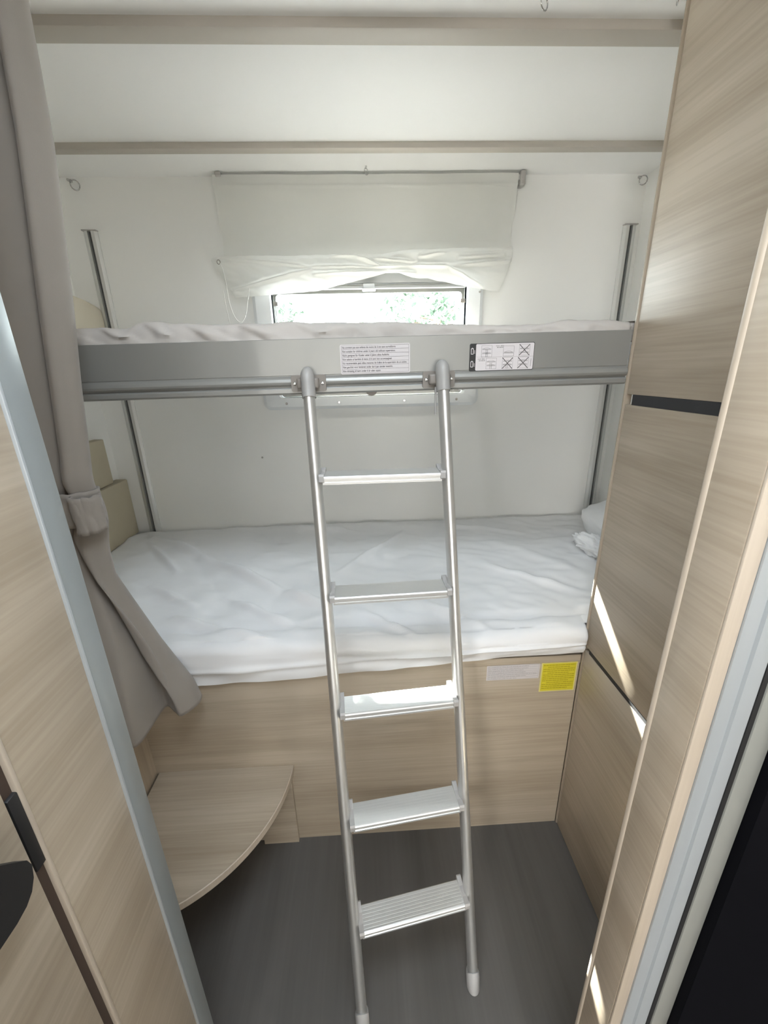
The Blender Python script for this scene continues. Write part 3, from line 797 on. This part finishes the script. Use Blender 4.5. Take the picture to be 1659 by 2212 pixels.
sm = o.modifiers.new('thick', 'SOLIDIFY'); sm.thickness = .0025; sm.offset = 0
bm = bmesh.new(); rows = []
for i in range(9):
    z = 1.157 - .066*i/8; off = .004 + .002*math.sin(i/8*math.pi)
    s = cr2([(-.608, .765), (-.59, .762), (-.575, .758), (-.55, .755), (-.530, .768), (-.518, .79), (-.53, .815), (-.58, .83), (-.605, .832)], 8)
    rows.append([bm.verts.new((x + .002*nz(j*.2, i), y - off + .002*nz(j*.3, i*.4, 2), z + .002*nz(j*.15, 5))) for j, (x, y) in enumerate(s)])
for a, b in zip(rows, rows[1:]):
    for k in range(len(a)-1): bm.faces.new((a[k], a[k+1], b[k+1], b[k]))
tb = link('tieback', bm, 'curtain', ct, True)
sm = tb.modifiers.new('thick', 'SOLIDIFY'); sm.thickness = .004; sm.offset = -1
bm = bmesh.new()   # loose end of the strap, folded back
rows = []
lp = crom([(-.541, .748, 0), (-.538, .741, 0), (-.528, .742, 0), (-.515, .752, 0), (-.510, .768, 0), (-.514, .778, 0)], 6)
for i in range(9):
    t = i/8; z = 1.149 - .066*t
    rows.append([bm.verts.new((p.x + .004*nz(j*.3, t*3), p.y + .003*nz(j*.4, t*4, 3), z + .010*(1-j/len(lp))*(t-.5)*-1 + .003*nz(j*.3, 7))) for j, p in enumerate(lp)])
for a, b in zip(rows, rows[1:]):
    for k in range(len(a)-1): bm.faces.new((a[k], a[k+1], b[k+1], b[k]))
so = link('strap_end', bm, 'curtain', tb, True)
sm = so.modifiers.new('thick', 'SOLIDIFY'); sm.thickness = .005; sm.offset = -1

# ------------------------------------------------------------------ ladder
ld = thing('ladder', 'aluminium bunk ladder with five flat treads hooked on the grey fascia', 'ladder', (.05, .7, 0))
TL, BL = V((-.1095, .858, 1.330)), V((-.0535, .487, .015))
TR, BR = V((.1575, .852, 1.337)), V((.2015, .538, .015))
RA, RB = .0115, .0160    # narrow across, deep front to back
for A, B in ((TL, BL), (TR, BR)):
    bm = bmesh.new(); tube(bm, [A, B], RA, 28, ry=RB, up=(1, 0, 0)); link('stile', bm, 'alu', ld, True, 40)
    # rubber foot
    d = (B-A).normalized(); f0 = B - d*.030; f1 = B + V((0, 0, -.015)) + d*.0
    bm = bmesh.new(); tube(bm, [f0, f0+d*.002, B - d*.010, V((B.x, B.y, .004)), V((B.x, B.y, .0))], [RA+.0012, RA+.0030, RA+.0034, RA+.003, RA-.001], 28, ry=[RB+.0012, RB+.003, RB+.0034, RB+.003, RB], up=(1, 0, 0))
    # cut the mouth of the foot on a slant: lift the back side
    for v in bm.verts:
        if (v.co - f0).length < .03: v.co -= d*max(0, (v.co.y - f0.y)*0 - (v.co.y-f0.y))*1.1
    link('rubber_foot', bm, 'foot', ld, True, 50)
    # hooked top cap
    up = -d; hk = crom([A + d*.020, A, A + up*.018 + V((0, -.001, 0)), A + up*.0260 + V((0, .004, 0)), A + up*.029 + V((0, .010, 0))], 5)
    n_ = len(hk)
    bm = bmesh.new(); tube(bm, hk, [RA+.0022 - .003*smooth(.55, 1, i/(n_-1)) for i in range(n_)], 28, ry=[RB+.0022 - .006*smooth(.6, 1, i/(n_-1)) for i in range(n_)], up=(1, 0, 0))
    link('hook_cap', bm, 'cap', ld, True, 60)
# thin strap hanging behind the right stile
mbox('safety_catch', 'grey_plastic', ld, .1445, .1485, .868, .874, 1.270, 1.325, bev=.001)
def tread(z):
    tl = TL + (BL-TL)*((TL.z-z)/(TL.z-BL.z)); tr = TR + (BR-TR)*((TR.z-z)/(TR.z-BR.z))
    dx = (tr-tl); dx.z = 0; L = dx.length; ex = dx.normalized(); ey = V((-ex.y, ex.x, 0)); zt = z
    base_ = V((tl.x, tl.y, 0))
    W = lambda a, b, c: base_ + ex*a + ey*b + V((0, 0, c))
    # ribbed tread profile (b, c)
    top = []
    pr = [(-.0245, -.0175), (-.0265, -.0165), (-.0265, -.0125), (-.0250, -.0118), (-.0250, -.0075), (-.0268, -.0068), (-.0268, -.0028), (-.025, -.0005), (-.0225, 0)]
    nr = 7
    for k in range(nr):
        b0 = -.0205 + k*.0062
        pr += [(b0, 0), (b0+.0004, -.00008), (b0+.0018, -.00008), (b0+.0022, 0)]
    pr += [(.0235, 0), (.0255, -.002), (.0255, -.010), (.0235, -.012), (.0235, -.004), (-.0215, -.004), (-.0235, -.0065), (-.0235, -.0175)]
    bm = bmesh.new(); a = [bm.verts.new(W(.0155, b, zt+c)) for b, c in pr]; b_ = [bm.verts.new(W(L-.0155, b, zt+c)) for b, c in pr]
    for k in range(len(pr)): bm.faces.new((a[k], a[(k+1) % len(pr)], b_[(k+1) % len(pr)], b_[k]))
    bm.faces.new(a); bm.faces.new(b_[::-1])
    t = link('tread', bm, 'tread', ld)
    for s in (0, 1):
        q0, q1 = (.0085, .0185) if s == 0 else (L-.0185, L-.0085)
        bm = bmesh.new(); pe = [(-.0285, -.010), (-.029, .001), (-.026, .0045), (-.010, .0015), (.010, .0020), (.027, .007), (.030, .006), (.029, -.006), (.012, -.015), (.004, -.021), (-.006, -.021), (-.018, -.015)]
        a = [bm.verts.new(W(q0, b, zt+c)) for b, c in pe]; b_ = [bm.verts.new(W(q1, b, zt+c)) for b, c in pe]
        for k in range(len(pe)): bm.faces.new((a[k], a[(k+1) % len(pe)], b_[(k+1) % len(pe)], b_[k]))
        bm.faces.new(a); bm.faces.new(b_[::-1])
        link('end_bracket', bm, 'grey_plastic', t)
for z in (1.166, .935, .704, .474, .247): tread(z)

# ------------------------------------------------------------------ outside
o = mbox('ground', 'grass', None, -12, 12, YB+.3, 20, -.75, -.7); tag(o, kind='structure')
def shrub(name, label, cx, cy, cz, rx, ry, rz, n, size, seed, base_z=-.7):
    rd = random.Random(seed)
    t = thing(name, label, 'tree', (cx, cy, base_z), 'trees outside the window')
    bm = bmesh.new()
    for i in range(n):
        while True:
            p = V((rd.uniform(-1, 1), rd.uniform(-1, 1), rd.uniform(-1, 1)))
            if p.length < 1: break
        if nz(p.x*2.6+seed, p.y*2.6, p.z*2.6) < -.02: continue
        c = V((cx + p.x*rx, cy + p.y*ry, cz + p.z*rz))
        d = V((rd.gauss(0, 1), rd.gauss(0, 1), rd.gauss(0, 1))).normalized(); s_ = d.cross(V((0, 0, 1))).normalized()
        L = size*rd.uniform(.7, 1.3); w = L*.28
        vs = [bm.verts.new(c), bm.verts.new(c+d*L*.5+s_*w), bm.verts.new(c+d*L), bm.verts.new(c+d*L*.5-s_*w)]
        bm.faces.new(vs)
    link('foliage', bm, 'leaf', t)
    bm = bmesh.new(); tube(bm, [(cx, cy, base_z), (cx+.05, cy, cz-rz*.3), (cx, cy, cz+rz*.4)], [.05, .04, .012], 8)
    for k in range(7):
        a = rd.uniform(0, 6.28); tube(bm, [(cx+.02, cy, cz-rz*.3+k*.06), (cx+math.cos(a)*rx*.6, cy+math.sin(a)*ry*.6, cz+rz*rd.uniform(0, .6))], [.02, .006], 6)
    link('trunk', bm, 'bark', t, True)
shrub('small_tree', 'sparse green tree crown seen through the right half of the window', .58, 4.6, 1.66, .60, .5, .50, 2600, .075, 2)
shrub('small_tree', 'leafy twigs of a tree seen at the left side of the window', -1.05, 4.4, 1.95, .50, .45, .50, 1700, .075, 5)
# higher crown left of the window, unseen, added to shade part of the beam
shrub('small_tree', 'taller tree outside left of the window, unseen, added to shade the sun beam', -1.70, 5.6, 4.25, .55, .5, 1.0, 9000, .10, 11)

# ------------------------------------------------------------------ light
w = bpy.data.worlds.new('sky'); sc.world = w; w.use_nodes = True
bg = w.node_tree.nodes['Background']; bg.inputs['Color'].default_value = (.90, .96, 1.0, 1); bg.inputs['Strength'].default_value = 24.0
def lamp(name, kind_, loc, energy, color, size=None, size_y=None, look=None):
    l = bpy.data.lights.new(name, kind_); l.energy = energy; l.color = color
    if kind_ == 'AREA':
        l.shape = 'RECTANGLE'; l.size = size; l.size_y = size_y
    o = bpy.data.objects.new(name, l); COL.objects.link(o); o.location = loc
    if look is not None: o.rotation_euler = V(look).to_track_quat('-Z', 'Y').to_euler()
    return o
s = lamp('sun', 'SUN', (0, 6, 6), 135.0, (1.0, .97, .92), look=(.25, -1, -.76)); s.data.angle = math.radians(.5)
# roof hatch daylight; added fill lamps inside the closed cabin blinds; rear window portal
lamp('roof_hatch_daylight', 'AREA', ((HX0+HX1)/2, (HY0+HY1)/2, ZC+.03), 13.5, (.80, .90, 1.0), HX1-HX0, HY1-HY0, (0, 0, -1))
lamp('cabin_left_fill', 'AREA', (-1.59, -2.65, 1.25), 120.0, (1.0, .98, .95), 1.5, .6, (1, .5, .1))
lamp('cabin_right_fill', 'AREA', (1.59, -1.95, 1.25), 24.0, (1.0, .98, .95), 1.5, .6, (-1, 0, .35))
lamp('cabin_front_fill', 'AREA', (0, -3.99, 1.25), 48.0, (1.0, .98, .95), 1.6, .7, (0, 1, .3))
p = lamp('rear_window_portal', 'AREA', (.035, YB+.06, 1.57), 1, (1, 1, 1), .74, .2, (0, -1, 0)); p.data.cycles.is_portal = True

# ------------------------------------------------------------------ camera
cam = bpy.data.cameras.new('camera'); co = bpy.data.objects.new('camera', cam); COL.objects.link(co)
r = V((0.9985907153864496, -0.04785490993581542, -0.022945386007077396)); u = V((0.03726819920405794, 0.3244974940616909, 0.9451520817708489)); f = V((0.037784447489217624, 0.94467522670107, -0.32582365105255434))
m = Matrix((( r.x, u.x, -f.x, 0), (r.y, u.y, -f.y, 0), (r.z, u.z, -f.z, EYE_Z), (0, 0, 0, 1)))
co.matrix_world = m
cam.sensor_fit = 'VERTICAL'; cam.sensor_height = 24.0; cam.lens = 890.39*24.0/2212; cam.clip_start = .01
sc.camera = co
sc.view_settings.view_transform = 'Standard'; sc.view_settings.look = 'None'
sc.view_settings.exposure = 0.10; sc.view_settings.gamma = 1.0; sc.view_settings.use_curve_mapping = False
sc.cycles.use_denoising = True
sc.cycles.max_bounces = 14; sc.cycles.diffuse_bounces = 12; sc.cycles.transparent_max_bounces = 12
sc.cycles.sample_clamp_indirect = 14
